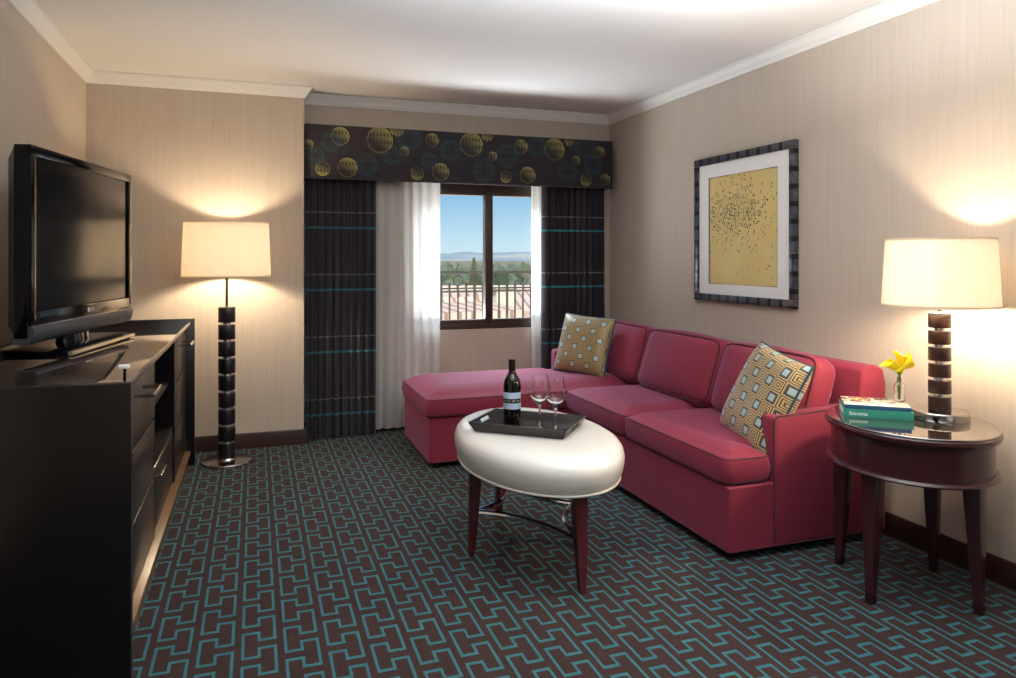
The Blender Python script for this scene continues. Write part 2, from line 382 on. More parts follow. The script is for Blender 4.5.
def rbox(c, size, r, n=10, puff=(0, 0, 0), mtx=None):
    """rounded, puffed box"""
    b = bmesh.new(); bmesh.ops.create_cube(b, size=2); bmesh.ops.subdivide_edges(b, edges=list(b.edges), cuts=n, use_grid_fill=True)
    hx = [s/2 for s in size]
    for v in b.verts:
        u = [math.sin(v.co[i]*PI/2) for i in range(3)]
        p = [u[i]*hx[i] for i in range(3)]; q = [max(-hx[i]+r, min(hx[i]-r, p[i])) for i in range(3)]
        dlt = Vector(p)-Vector(q)
        if dlt.length > 1e-9:
            L = max(abs(k) for k in dlt); dlt = dlt.normalized()*L
        w = Vector(q)+dlt
        for i in range(3):
            j, k = (i+1) % 3, (i+2) % 3; w[i] += puff[i]*u[i]*(1-u[j]**2)*(1-u[k]**2)
        v.co = w
    if mtx: b.transform(mtx)
    b.transform(Matrix.Translation(c)); return b
def text_bm(s, size, depth, mtx):
    cu = bpy.data.curves.new('t', 'FONT'); cu.body = s; cu.size = size; cu.extrude = depth; cu.align_x = 'LEFT'
    o = bpy.data.objects.new('t', cu); COL.objects.link(o)
    me = bpy.data.meshes.new_from_object(o.evaluated_get(bpy.context.evaluated_depsgraph_get()))
    b = bmesh.new(); b.from_mesh(me); bpy.data.objects.remove(o); bpy.data.meshes.remove(me); bpy.data.curves.remove(cu)
    b.transform(mtx); return b
def basis(o, x, y, z):
    x, y, z = Vector(x), Vector(y), Vector(z); m = Matrix((x, y, z)).transposed().to_4x4(); m.translation = Vector(o); return m

# ------------------------------------------------------------------ the setting
XL, XR, YB, YA, YF, HC = -1.0, 2.755, 5.38, 5.17, -1.6, 2.44
XA = .316
struct('floor', box(XL-.1, XR+.1, YF-.1, YB+.1, -.1, 0), 'carpet')
struct('ceiling', box(XL-.1, XR+.1, YF-.1, YB+.25, HC, HC+.1), 'ceiling')
struct('wall_left', box(XL-.1, XL, YF, YB, 0, HC), 'wall')
struct('wall_right', box(XR, XR+.1, YF, YB+.2, 0, HC), 'wall')
struct('wall_front', box(XL-.1, XR+.1, YF-.1, YF, 0, HC), 'wall')
struct('wall_alcove', box(XL, XA, YA, YB+.2, 0, HC), 'wall')
WX0, WX1, WZ0, WZ1 = 1.12, 2.32, .72, 1.94
b = box(XA, WX0, YB, YB+.2, 0, HC); box(WX1, XR, YB, YB+.2, 0, HC, bm=b); box(WX0, WX1, YB, YB+.2, 0, WZ0, bm=b); box(WX0, WX1, YB, YB+.2, WZ1, HC, bm=b)
struct('wall_back', b, 'wall')
def sweep(prof, p0, p1, n, m0=0, m1=0):
    """profile (out, z) along p0->p1, n = outward normal; m = mitre factors"""
    p0, p1, n = Vector(p0), Vector(p1), Vector(n); t = (p1-p0).normalized(); rs = []
    for p, m in ((p0, m0), (p1, m1)): rs.append([p+n*o+t*(m*o)+Vector((0, 0, z)) for o, z in prof])
    return rings(rs)
CR = [(0, HC-.074), (.010, HC-.074), (.014, HC-.062), (.022, HC-.056), (.026, HC-.042), (.040, HC-.028), (.045, HC-.016), (.054, HC-.012), (.054, HC-.0015), (0, HC-.0015)]
struct('trim_1', sweep(CR, (XL, YF, 0), (XL, YA, 0), (1, 0, 0), 0, -1), 'crown')
struct('trim_2', sweep(CR, (XL, YA, 0), (XA, YA, 0), (0, -1, 0), 1, 1), 'crown')
struct('trim_3', sweep(CR, (XA, YA, 0), (XA, YB, 0), (1, 0, 0), -1, -1), 'crown')
struct('trim_4', sweep(CR, (XA, YB, 0), (XR, YB, 0), (0, -1, 0), 1, -1), 'crown')
struct('trim_5', sweep(CR, (XR, YF, 0), (XR, YB, 0), (-1, 0, 0), 0, -1), 'crown')
BB = [(0, .0), (.015, .0), (.015, .088), (.010, .1), (0, .1)]
struct('baseboard_left', sweep(BB, (XL, YF, 0), (XL, YA, 0), (1, 0, 0), 0, -1), 'base')
struct('baseboard_alcove', sweep(BB, (XL, YA, 0), (XA, YA, 0), (0, -1, 0), 1, 1), 'base')
struct('baseboard_return', sweep(BB, (XA, YA, 0), (XA, YB, 0), (1, 0, 0), -1, -1), 'base')
struct('baseboard_back', sweep(BB, (XA, YB, 0), (XR, YB, 0), (0, -1, 0), 1, -1), 'base')
struct('baseboard_right', sweep(BB, (XR, YF, 0), (XR, YB, 0), (-1, 0, 0), 0, -1), 'base')
# window: a sliding pair in a bronze frame
FY = YB+.03
b = box(WX0, WX1, FY, FY+.07, WZ0, WZ0+.06, .004); box(WX0, WX1, FY, FY+.07, WZ1-.185, WZ1, .004, bm=b)
box(WX0, WX0+.04, FY, FY+.07, WZ0, WZ1, .004, bm=b); box(WX1-.04, WX1, FY, FY+.07, WZ0, WZ1, .004, bm=b)
win = struct('window_1', b, 'winframe')
MX = 1.722
obj('mullion', box(MX-.031, MX+.031, FY-.012, FY+.06, WZ0+.04, WZ1-.1, .004), 'winframe', win)
obj('sill_rail', box(WX0+.03, WX1-.03, FY-.01, FY+.03, WZ0+.05, WZ0+.075, .003), 'winframe', win)
obj('pane', box(WX0+.03, MX, FY+.03, FY+.036, WZ0+.05, WZ1-.1), 'pane', win)
obj('pane', box(MX, WX1-.03, FY+.045, FY+.051, WZ0+.05, WZ1-.1), 'pane', win)

# ------------------------------------------------------------------ window dressing
def drape(x0, x1, y, z0, z1, amp, folds, ph=0, thick=.003, seed=1, flare=0):
    rnd = random.Random(seed); nx, nz = folds*10, 14; b = bmesh.new(); g = []
    wv = [rnd.uniform(.75, 1.25) for _ in range(folds+2)]
    for k in range(nz+1):
        row = []; tz = k/nz
        for i in range(nx+1):
            s = i/nx; f = s*folds; w = wv[int(f)]*(1-f % 1)+wv[int(f)+1]*(f % 1)
            a = amp*w*(.75+.35*(1-tz)); x = x0+(x1-x0)*s+flare*(1-tz)*(s-.5)
            yy = y+a*math.sin(2*PI*f+ph+.35*math.sin(tz*3+f)); x += .25*a*math.sin(4*PI*f+ph)
            row.append(b.verts.new((x, yy, z0+(z1-z0)*tz)))
        g.append(row)
    G = [g, [[b.verts.new((v.co.x, v.co.y+thick, v.co.z)) for v in r] for r in g]]
    for q in G:
        for k in range(nz):
            for i in range(nx): b.faces.new((q[k][i], q[k][i+1], q[k+1][i+1], q[k+1][i]))
    for k in range(nz):
        for i in (0, nx): b.faces.new((G[0][k][i], G[0][k+1][i], G[1][k+1][i], G[1][k][i]))
    for i in range(nx):
        for k in (0, nz): b.faces.new((G[0][k][i], G[0][k][i+1], G[1][k][i+1], G[1][k][i]))
    return b
tag(obj('drape', drape(.335, .825, 5.275, .004, 2.15, .032, 9, seed=3), 'drape', loc=(0, 0, 0), ang=80), 'dark charcoal drape with teal and silver stripes, left of window beside lamp wall', 'curtain', 'striped drapes')
tag(obj('drape', drape(2.115, 2.655, 5.275, .004, 2.15, .032, 10, ph=1, seed=5), 'drape', loc=(0, 0, 0), ang=80), 'dark charcoal drape with teal and silver stripes, right of window behind sofa', 'curtain', 'striped drapes')
tag(obj('sheer_curtain', drape(.80, 1.315, 5.335, .02, 2.15, .017, 7, seed=8, thick=.001), 'sheer', ang=80), 'wide white sheer curtain hanging to the floor left of the window', 'sheer curtain', 'sheer curtains')
tag(obj('sheer_curtain', drape(2.05, 2.25, 5.335, .02, 2.15, .017, 3, ph=2, seed=9, thick=.001), 'sheer', ang=80), 'narrow white sheer strip between window and right striped drape', 'sheer curtain', 'sheer curtains')
v = thing('valance', (0, 0, 0), 'dark box valance printed with gold hatched circles above the window', 'valance')
VX0, VX1, VY, VZ0, VZ1 = .322, 2.69, 5.2, 1.822, 2.2
obj('face_board', box(VX0, VX1, VY, VY+.025, VZ0, VZ1, .006), 'valance', v)
b = box(VX0, VX0+.02, VY+.025, YB-.001, VZ0+.004, VZ1-.004); obj('return_board', b, 'valance', v)
obj('return_board', box(VX1-.02, VX1, VY+.025, YB-.001, VZ0+.004, VZ1-.004), 'valance', v)
obj('top_board', box(VX0+.02, VX1-.02, VY+.025, YB-.001, VZ1-.03, VZ1-.006), 'valance', v)
obj('welt', box(VX0-.001, VX1+.001, VY-.004, VY+.004, VZ0-.003, VZ0+.006, .003), 'drape', v)

# ------------------------------------------------------------------ dresser
DX0, DX1, DY0, DY1, DZ = -.968, -.35, 2.42, 4.88, .885
d = thing('dresser', (DX0, DY0, 0), 'long espresso dresser with drawers and open centre under the television', 'dresser')
obj('side_panel', box(DX0, DX1, DY0, DY0+.038, .0, DZ+.012, .002), 'ebony', d)
obj('side_panel', box(DX0, DX1, DY1-.038, DY1, .0, DZ+.012, .002), 'ebony', d)
obj('back_rail', box(DX0, DX0+.03, DY0+.038, DY1-.038, .05, DZ+.03, .002), 'ebony', d)
PX = -.40
obj('carcass', box(DX0+.03, PX-.022, DY0+.04, 3.37, .06, DZ-.03), 'niche', d)
obj('carcass', box(DX0+.03, PX-.022, 4.21, DY1-.04, .06, DZ-.03), 'niche', d)
tp = obj('top', box(DX0+.03, -.374, DY0+.038, DY1-.038, DZ-.028, DZ-.008, .002), 'ebony', d)
obj('glass_sheet', box(DX0+.032, -.372, DY0+.039, DY1-.039, DZ-.008, DZ, .0015), 'glasstop', tp)
obj('edge_strip', box(-.374, -.369, DY0+.04, DY1-.04, DZ-.02, DZ-.003, .001), 'steel', tp)
obj('plinth', box(DX0+.03, -.385, DY0+.038, DY1-.038, 0, .065, .002), 'plinth', d)
obj('bottom_rail', box(DX0+.03, -.372, DY0+.038, DY1-.038, .065, .09, .002), 'plinth', d)
def handle(y0, y1, z, par):
    xf = PX
    b = box(xf+.056, xf+.067, y0, y1, z-.007, z+.007, .0015); box(xf, xf+.06, y0, y0+.01, z-.006, z+.006, bm=b); box(xf, xf+.06, y1-.01, y1, z-.006, z+.006, bm=b)
    obj('handle', b, 'steel', par)
def stack(y0, y1, hy):
    zs = [(.60, .852), (.35, .594), (.096, .344)]
    for i, (z0, z1) in enumerate(zs):
        dr = obj('drawer', box(PX-.02, PX, y0, y1, z0+.001, z1-.001, .003), 'ebony_v', d)
        if i == 0: handle(hy[0], hy[1], .785, dr)
stack(DY0+.042, 3.365, (2.83, 3.04)); stack(4.215, DY1-.042, (4.40, 4.60))
for y in (3.37, 4.19): obj('divider', box(DX0+.03, PX, y, y+.02, .09, DZ-.028), 'ebony', d)
obj('shelf', box(DX0+.03, PX-.03, 3.39, 4.19, .60, .62), 'niche', d)
obj('shelf', box(DX0+.03, PX-.01, 3.39, 4.19, .37, .39), 'ebony', d)
dr = obj('drawer', box(PX-.03, PX-.008, 3.394, 4.186, .096, .366, .003), 'ebony_v', d)
b = box(PX+.014, PX+.022, 3.45, 3.62, .322, .336, .0015); box(PX-.01, PX+.018, 3.45, 3.46, .324, .334, bm=b); box(PX-.01, PX+.018, 3.61, 3.62, .324, .334, bm=b); obj('handle', b, 'steel', dr)

b = box(-.383, -.375, 2.5, 2.508, DZ, DZ+.047, .001); cs = obj('corner_stop', b, 'tvbody', d)
obj('cap', box(-.395, -.365, 2.496, 2.512, DZ+.045, DZ+.056, .002), 'mat_board', cs)

# ------------------------------------------------------------------ television
TL, TR = Vector((-.792, 3.11, 0)), Vector((-.622, 4.04, 0))
ux = (TR-TL).normalized(); tvc = (TL+TR)/2; nrm = Vector((ux.y, -ux.x, 0)); Wd = (TR-TL).length+.075
tv = thing('television', (tvc.x, tvc.y, DZ), 'black flat screen television on its pedestal on the dresser', 'television')
tv.matrix_basis = basis((tvc.x, tvc.y, DZ), ux, -nrm, (0, 0, 1)); bpy.context.view_layer.update()
hw = Wd/2; zb, zt = .145, .80          # heights above the dresser top
def tvo(n, b, m, p=tv, ang=35): return obj(n, b, m, p, local=True, ang=ang)
# local axes: x along the screen, -y towards the viewer
def plate(pr, y0, y1):
    return rings([[(x, y0, z) for x, z in pr], [(x, y1, z) for x, z in pr]])
o_ = [(-hw, .09), (hw, .09), (hw, zt), (-hw, zt)]
b = rings([[(x, y, z) for x, z in o_] for y in (-.018, .03)]); bmesh.ops.bevel(b, geom=list(b.edges), offset=.006, segments=2, affect='EDGES', profile=.5)
case = tvo('casing', b, 'tvbody')
b = rings([[(x*s, y, zb+(z-zb)*k+(1-k)*.25) for x, z in ((-hw, .10), (hw, .10), (hw, zt), (-hw, zt))] for y, s, k in ((.03, .985, .985), (.07, .9, .88), (.105, .7, .6))])
tvo('back_shell', b, 'tvbody')
sx0, sx1, sz0, sz1 = -hw+.045, hw-.04, .19, .762
tvo('screen', box(sx0, sx1, -.0205, -.015, sz0, sz1), 'screen')
b = box(-hw, hw, -.03, -.012, zt-.038, zt, .004); box(-hw, -hw+.042, -.03, -.012, .15, zt-.03, .004, bm=b); box(hw-.038, hw, -.03, -.012, .15, zt-.03, .004, bm=b); box(-hw, hw, -.03, -.012, .135, .188, .004, bm=b)
bz = tvo('bezel', b, 'tvbody')
tvo('lettering', text_bm('LG', .03, .0006, basis((.012, -.0308, .152), (1, 0, 0), (0, 0, 1), (0, -1, 0))), 'logo', bz)
b = lathe([(.0, 0), (.0105, 0), (.0105, .001), (0, .001)], n=20, caps=False); b.transform(basis((-.006, -.0302, .162), (1, 0, 0), (0, 0, 1), (0, -1, 0))); bmesh.ops.remove_doubles(b, verts=b.verts, dist=1e-5); tvo('emblem', b, 'logo', bz)
sp = [(-.030, .137), (-.040, .122), (-.030, .082), (-.0, .064), (.03, .07), (.03, .14)]
b = rings([[(x, y, z) for y, z in sp] for x in (-hw+.004, hw-.004)]); tvo('speaker_bar', b, 'speaker', ang=50)
b = box(-hw+.01, hw-.01, -.037, -.03, .1335, .1375, .001); tvo('trim_line', b, 'steel')
tvo('neck', lathe([(.07, .03), (.062, .06), (.06, .12), (.07, .20)], (0, .05, 0), 32, 1.3, .6), 'tvbody')
tvo('neck_trim', box(.05, .066, -.002, .012, .03, .12, .003), 'chrome')
bs = [Vector(p) for p in ((-.34, -.09), (.40, -.075), (.38, .17), (-.28, .19))]
b = pad(bs, .0, .022, .006, .008, .06, .04); sb = tvo('stand_base', b, 'tvbody')
tvo('base_glint', tube([(-.33, -.09, .0125), (.39, -.077, .0125)], .009, 8), 'steel', sb)  # added bright strip standing in for the reflection on the base's front edge

# ------------------------------------------------------------------ lamps
def seg_lamp(t, c, z0, n, r, sh, gap, wmat, base_r, base_h, base_prof, rod_top, sh_z0, sh_z1, r0, r1, bulbz, core_r):
    obj('base', lathe(base_prof, c, 48), 'satin', t)
    z = z0; ztop = z0+n*sh+(n-1)*gap
    col = obj('column_core', lathe([(core_r, z0), (core_r, ztop)], c, 20), 'chrome', t)
    for i in range(n):
        obj('column_drum', lathe([(r*.97, z), (r, z+.003), (r, z+sh-.003), (r*.97, z+sh)], c, 36), wmat, t)
        if i < n-1: obj('spacer', lathe([(r*.5, z+sh), (r*.5, z+sh+gap)], c, 24), 'chrome', col)
        z += sh+gap
    obj('top_cap', lathe([(r*1.02, ztop), (r*1.02, ztop+.006), (r*.3, ztop+.01)], c, 36), 'steel', t)
    obj('stem', lathe([(.008, ztop), (.008, rod_top)], c, 16), 'iron' if r0 > .22 else 'steel', t)
    hgt = sh_z1-sh_z0
    prof = [(r0, sh_z0), (r0+(r1-r0)*.5, sh_z0+hgt*.5), (r1, sh_z1), (r1-.003, sh_z1), (r0+(r1-r0)*.5-.003, sh_z0+hgt*.5), (r0-.003, sh_z0)]
    s = obj('lamp_shade', lathe(prof, c, 64, closed=True), 'shade', t)
    for rr, zz in ((r0, sh_z0), (r1, sh_z1)):
        b = lathe([(rr+.001, zz-.004), (rr+.001, zz+.004), (rr-.0035, zz+.004), (rr-.0035, zz-.004)], c, 64, closed=True); obj('rim', b, 'trimcloth', s)
    if r0 > .22:
        b = tube([(c[0]-r1+.004, c[1], sh_z1-.012), (c[0]+r1-.004, c[1], sh_z1-.012)], .0015, 6); obj('spider', b, 'steel', s)
    obj('bulb', lathe([(.012, bulbz-.07), (.014, bulbz-.045), (.03, bulbz-.01), (.031, bulbz+.01), (.02, bulbz+.03), (.002, bulbz+.036)], c, 16), 'bulb_floor' if r0 > .22 else 'bulb_table', t)
FL = (-.166, 4.86, 0)
t = thing('floor_lamp', FL, 'tall floor lamp with stacked black drums and lit cream shade beside dresser', 'lamp')
seg_lamp(t, FL, .03, 9, .051, .0905, .0145, 'blackwood', .15, .02, [(.15, 0), (.152, .006), (.148, .012), (.06, .02), (.055, .03), (.03, .03)], 1.25, 1.157, 1.488, .262, .249, 1.30, .022)
TZ = .65
TLc = (2.508, 2.115, TZ)
t = thing('table_lamp', TLc, 'table lamp with stacked dark wood drums and lit cream shade on end table', 'lamp')
seg_lamp(t, TLc, .033, 6, .040, .0515, .012, 'mahog_lamp', .1, .03, [(.1, 0), (.102, .004), (.102, .027), (.099, .031), (.05, .033), (.03, .033)], .45, .437, .692, .202, .189, .505, .02)
tb = obj('switch_knob', lathe([(.008, 0), (.011, .004), (.011, .014), (.007, .018)], n=16), 'tvbody', t, local=True)
tb.matrix_basis = basis((-.085, -.057, .016), (.55, -.83, 0), (0, 0, 1), (-.83, -.55, 0))

# ------------------------------------------------------------------ sofa
SX0, SXB, SY0, SY1 = 1.865, 2.72, 2.56, 5.03
CHX, CHY = .985, 4.27
sf = thing('sectional_sofa', (1.86, 2.56, 0), 'raspberry red sectional sofa with chaise along the right wall', 'sofa')
seat = [(SX0, SY0), (SXB-.02, SY0), (SXB-.02, SY1), (CHX, SY1), (CHX, CHY), (SX0, CHY)]
base_o = round_poly([Vector(p) for p in seat], .012)
b = rings([[(p.x, p.y, z) for p in inset(base_o, dd)] for dd, z in ((.008, .035), (0, .045), (0, .305), (.008, .312))])
fr = obj('base_frame', b, 'sofa', sf)
obj('piping', edge_pipe([Vector(p) for p in seat], .042, .005, -.001, .012), 'piping', fr)
for x, y in ((SX0+.05, SY0+.05), (SXB-.08, SY0+.05), (CHX+.05, CHY+.05), (CHX+.05, SY1-.05), (SXB-.08, SY1-.05)):
    obj('foot', lathe([(.022, 0), (.03, .036)], (x, y, 0), 4, rot=PI/4), 'foot', sf)
AX = 2.09
def arm(y0, y1):
    pr = []
    b = rings([[(x, y0, z) for x, z in P] for P in [[(AX, .042), (2.71, .042), (2.71, .615), (AX+.02, .592), (AX, .58)]]] + [[(x, y1, z) for x, z in [(AX, .042), (2.71, .042), (2.71, .615), (AX+.02, .592), (AX, .58)]]])
    bmesh.ops.bevel(b, geom=list(b.edges), offset=.014, segments=3, affect='EDGES', profile=.5)
    a_ = obj('arm', b, 'sofa', sf)
    for y in (y0+.004, y1-.004):
        obj('piping', tube([(AX+.004, y, .05), (AX+.004, y, .575), (AX+.022, y, .590), (2.70, y, .613)], .005, 6), 'piping', a_)
arm(SY0-.004, SY0+.082); arm(SY1-.085, SY1+.004)
# near arm continues down to the skirt as a side panel
bk = [(2.52, .30), (2.715, .30), (2.715, .70), (2.70, .765), (2.66, .785), (2.60, .785), (2.575, .765)]
b = rings([[(x, y, z) for x, z in bk] for y in (SY0+.001, SY1-.001)]); bmesh.ops.bevel(b, geom=list(b.edges), offset=.012, segments=3, affect='EDGES', profile=.5)
bkf = obj('back_frame', b, 'sofa', sf, ang=50)
SB, ST = .315, .432
c2 = [Vector(p) for p in ((SX0-.012, SY0+.003), (AX-.006, SY0+.003), (AX-.006, SY0+.086), (2.5, SY0+.086), (2.5, 3.452), (SX0-.012, 3.452))]
c1 = [Vector(p) for p in ((SX0-.012, 3.458), (2.5, 3.458), (2.5, 4.235), (SX0-.012, 4.235))]
cc = [Vector(p) for p in ((CHX-.022, CHY-.028), (2.5, CHY-.028), (2.5, SY1-.09), (AX-.006, SY1-.09), (AX-.006, SY1-.01), (CHX-.022, SY1-.01))]
for o2, cr, zz, cdd in ((c2, .028, ST, .085), (c1, .03, ST, .12), (cc, .055, ST-.004, .16)):
    q = obj('seat_cushion', pad(o2, SB, zz, .022, cr, cdd, .045, .006), 'sofa', sf, ang=60)
    obj('piping', edge_pipe(o2, zz-.010, .005, .006, .045), 'piping', q)
    obj('piping', edge_pipe(o2, SB+.010, .005, .006, .045), 'piping', q)
lean = Matrix.Rotation(math.radians(18), 4, 'Y')
for y0, y1 in ((2.625, 3.335), (3.345, 4.12), (4.13, 4.93)):
    c = (2.405, (y0+y1)/2, .628)
    q = obj('back_cushion', rbox(c, (.16, y1-y0-.012, .375), .06, 10, (.045, .006, .022), lean), 'sofa', sf, ang=70)
    P = []
    for k in range(48):
        aa = 2*PI*k/48; ca, sa = math.cos(aa), math.sin(aa); e = .22
        yy = (abs(ca)**e)*(1 if ca >= 0 else -1)*((y1-y0-.012)/2-.012); zz = (abs(sa)**e)*(1 if sa >= 0 else -1)*(.1875-.008)
        P.append(Vector(c)+lean@Vector((-.06, yy, zz)))
    obj('piping', tube(P, .005, 6, True), 'piping', q)

# ------------------------------------------------------------------ throw pillows
def pillow(label, mat, size, thick, m):
    t = tag(bpy.data.objects.new('throw_pillow', None), label, 'pillow', 'patterned throw pillows'); COL.objects.link(t); t.matrix_basis = m
    N = 20; b = bmesh.new(); h = size/2; F, Bk = [], []
    def pt(u, v, s):
        k = 1-.045*(1-u*u) - 0; kk = 1-.045*(1-v*v)
        x = u*h*(1-.05*(1-v*v)*abs(u)**3); z = v*h*(1-.05*(1-u*u)*abs(v)**3)
        y = s*thick/2*((1-u**4)*(1-v**4))**.55
        return (x, y, z)
    for s, g in ((-1, F), (1, Bk)):
        for j in range(N+1):
            row = []
            for i in range(N+1):
                u, v = math.sin((i/N*2-1)*PI/2), math.sin((j/N*2-1)*PI/2)
                if s == 1 and (i in (0, N) or j in (0, N)): row.append(F[j][i])
                else: row.append(b.verts.new(pt(u, v, s)))
            g.append(row)
    for s, g in ((-1, F), (1, Bk)):
        for j in range(N):
            for i in range(N):
                q = (g[j][i], g[j][i+1], g[j+1][i+1], g[j+1][i])
                b.faces.new(q if s < 0 else q[::-1])
    obj('cushion', b, mat, t, local=True, ang=70)
    P = []
    for (a, c_) in (((-1, -1), (1, -1)), ((1, -1), (1, 1)), ((1, 1), (-1, 1)), ((-1, 1), (-1, -1))):
        for k in range(14):
            q = k/14; u = a[0]+(c_[0]-a[0])*q; v_ = a[1]+(c_[1]-a[1])*q; P.append(pt(u, v_, 0))
    obj('cord_trim', tube(P, .006, 6, True), 'cord', t, local=True)
def pose(base, xdir, lean_deg, roll, size):
    x = Vector(xdir).normalized(); back = Vector((-x.y, x.x, 0))     # pillow front looks along -back
    z = (Vector((0, 0, 1))*math.cos(math.radians(lean_deg))+back*math.sin(math.radians(lean_deg))).normalized(); y = z.cross(x)
    m = basis((0, 0, 0), x, y, z) @ Matrix.Rotation(math.radians(roll), 4, 'Y')
    m.translation = Vector(base)+z*(size/2); return m
pillow('gold pillow with small grey squares at the far end of the sofa', 'pillow_far', .41, .14, pose((2.09, 4.53, .478), (.217, -.34, 0), 18, 3, .41))
pillow('gold and blue maze pattern pillow beside near sofa arm', 'pillow_near', .46, .15, pose((2.12, 2.80, .415), (-.14, -.99, 0), 25, 8, .46))

# ------------------------------------------------------------------ ottoman table
OC = (1.15, 2.95); OA, OB = .332, .532
ot = thing('ottoman_table', (OC[0], OC[1], 0), 'oval cream leather ottoman table on dark tapered legs in front of sofa', 'ottoman')
pf = [(.90, .386), (.945, .390), (.965, .405), (.985, .43), (.998, .455), (1.0, .475), (.985, .498), (.95, .515), (.89, .527), (.8, .5335), (.5, .5345), (.2, .535), (.02, .535)]
top = obj('cushion_top', lathe([(r, z) for r, z in pf], (OC[0], OC[1], 0), 72, OA, OB), 'leather', ot, ang=60)
obj('welt', tube([(OC[0]+0.95*OA*math.cos(a*PI/36), OC[1]+.95*OB*math.sin(a*PI/36), .391) for a in range(72)], .0055, 6, True), 'welt', top)
obj('under_frame', lathe([(.74, .355), (.76, .36), (.76, .388)], (OC[0], OC[1], 0), 72, OA, OB), 'mahog', ot)
LG = [(.872, 2.985), (1.172, 2.515), (1.352, 2.93), (1.128, 3.385)]
for x, y in LG:
    dx, dy = (OC[0]-x)*.06, (OC[1]-y)*.06
    rs = []
    for z, w in ((0, .014), (.02, .016), (.2, .024), (.36, .030)):
        k = z/.36; cx_, cy_ = x+dx*k, y+dy*k; an = math.atan2(y-OC[1], x-OC[0])
        rs.append([(cx_+w*1.25*math.cos(an+PI/4+i*PI/2), cy_+w*1.25*math.sin(an+PI/4+i*PI/2), z) for i in range(4)])
    b = rings(rs); bmesh.ops.bevel(b, geom=[e for e in b.edges if abs(e.verts[0].co.z-e.verts[1].co.z) > .005], offset=.004, segments=2, affect='EDGES', profile=.5); obj('leg', b, 'mahog_leg', ot)
for i in range(4):
    a_, c_ = Vector(LG[i]+(.185,)), Vector(LG[(i+1) % 4]+(.185,)); mid = Vector((OC[0], OC[1], .185)); a_ = a_.lerp(mid, .06); c_ = c_.lerp(mid, .06)
    P = [a_.lerp(c_, k/4)+(mid-(a_+c_)/2)*(.30*math.sin(PI*k/4)) for k in range(5)]
    obj('stretcher', tube(catmull(P, 6), .0135, 10), 'chrome', ot)

# ------------------------------------------------------------------ tray, bottle, glasses
OT = .536
tr = thing('serving_tray', (1.112, 2.93, OT), 'dark rectangular tray with flared sides on the cream ottoman', 'tray', rz=math.radians(-40.5))
bx_, by_, fl, hh, th_ = .195, .13, .022, .042, .008
def rect(x, y, z): return [(-x, -y, z), (x, -y, z), (x, y, z), (-x, y, z)]
obj('bottom', box(-bx_, bx_, -by_, by_, 0, .007, .001), 'traytop', tr, local=True)
def side(P0, P1, Q0, Q1, inw, hole):
    """slanted wall with lower edge P0-P1, upper edge Q0-Q1, optional hand slot"""
    P0, P1, Q0, Q1, inw = map(Vector, (P0, P1, Q0, Q1, inw)); b = bmesh.new()
    def at(u, v): return P0.lerp(P1, u).lerp(Q0.lerp(Q1, u), v)
    us = [0, .33, .67, 1] if hole else [0, 1]; vs = [0, .42, .8, 1] if hole else [0, 1]
    G = [[[b.verts.new(at(u, v)+inw*k) for u in us] for v in vs] for k in (0, 1)]
    nu, nv = len(us)-1, len(vs)-1
    for j in range(nv):
        for i in range(nu):
            if hole and i == 1 and j == 1: continue
            for k in (0, 1): b.faces.new((G[k][j][i], G[k][j][i+1], G[k][j+1][i+1], G[k][j+1][i]))
    def wall(loop):
        for (a, c) in zip(loop, loop[1:]+loop[:1]):
            b.faces.new((G[0][a[0]][a[1]], G[0][c[0]][c[1]], G[1][c[0]][c[1]], G[1][a[0]][a[1]]))
    wall([(0, i) for i in range(nu+1)]+[(j, nu) for j in range(1, nv+1)]+[(nv, i) for i in range(nu-1, -1, -1)]+[(j, 0) for j in range(nv-1, 0, -1)])
    if hole: wall([(1, 1), (1, 2), (2, 2), (2, 1)])
    return b
lo, hi = rect(bx_, by_, .001), rect(bx_+fl, by_+fl, hh)
for i, (iw, hole) in enumerate((((0, th_, 0), 0), ((-th_, 0, 0), 1), ((0, -th_, 0), 0), ((th_, 0, 0), 1))):
    j = (i+1) % 4; obj('side_wall', side(lo[i], lo[j], hi[i], hi[j], iw, hole), 'tray', tr, local=True)
BZ = OT+.0075
bt = thing('wine_bottle', (1.041, 2.94, BZ), 'dark wine bottle with pale blue banded label on the tray', 'bottle')
obj('glass_body', lathe([(.03, 0), (.037, .004), (.0375, .03), (.0375, .185), (.034, .205), (.022, .225), (.0155, .238), (.0145, .25), (.0145, .29), (.004, .291)], (1.041, 2.94, BZ), 36), 'bottle', bt, ang=60)
lb = obj('label', lathe([(.0378, .085), (.0379, .085), (.0379, .155), (.0378, .155)], (1.041, 2.94, BZ), 36, caps=False), 'label', bt)
obj('label_band', lathe([(.0378, .110), (.0382, .110), (.0382, .129), (.0378, .129)], (1.041, 2.94, BZ), 36, caps=False), 'band', lb)
b = lathe([(.0381, .1175), (.0385, .1175), (.0385, .1225), (.0381, .1225)], (1.041, 2.94, BZ), 72, caps=False)
for f_ in [f for i, f in enumerate(list(b.faces)) if (i//2) % 3 == 0]: b.faces.remove(f_)
obj('label_lettering', b, 'labeltext', lb)
obj('foil_capsule', lathe([(.0152, .232), (.0152, .289), (.015, .293), (.006, .2935)], (1.041, 2.94, BZ), 28), 'foil', bt)
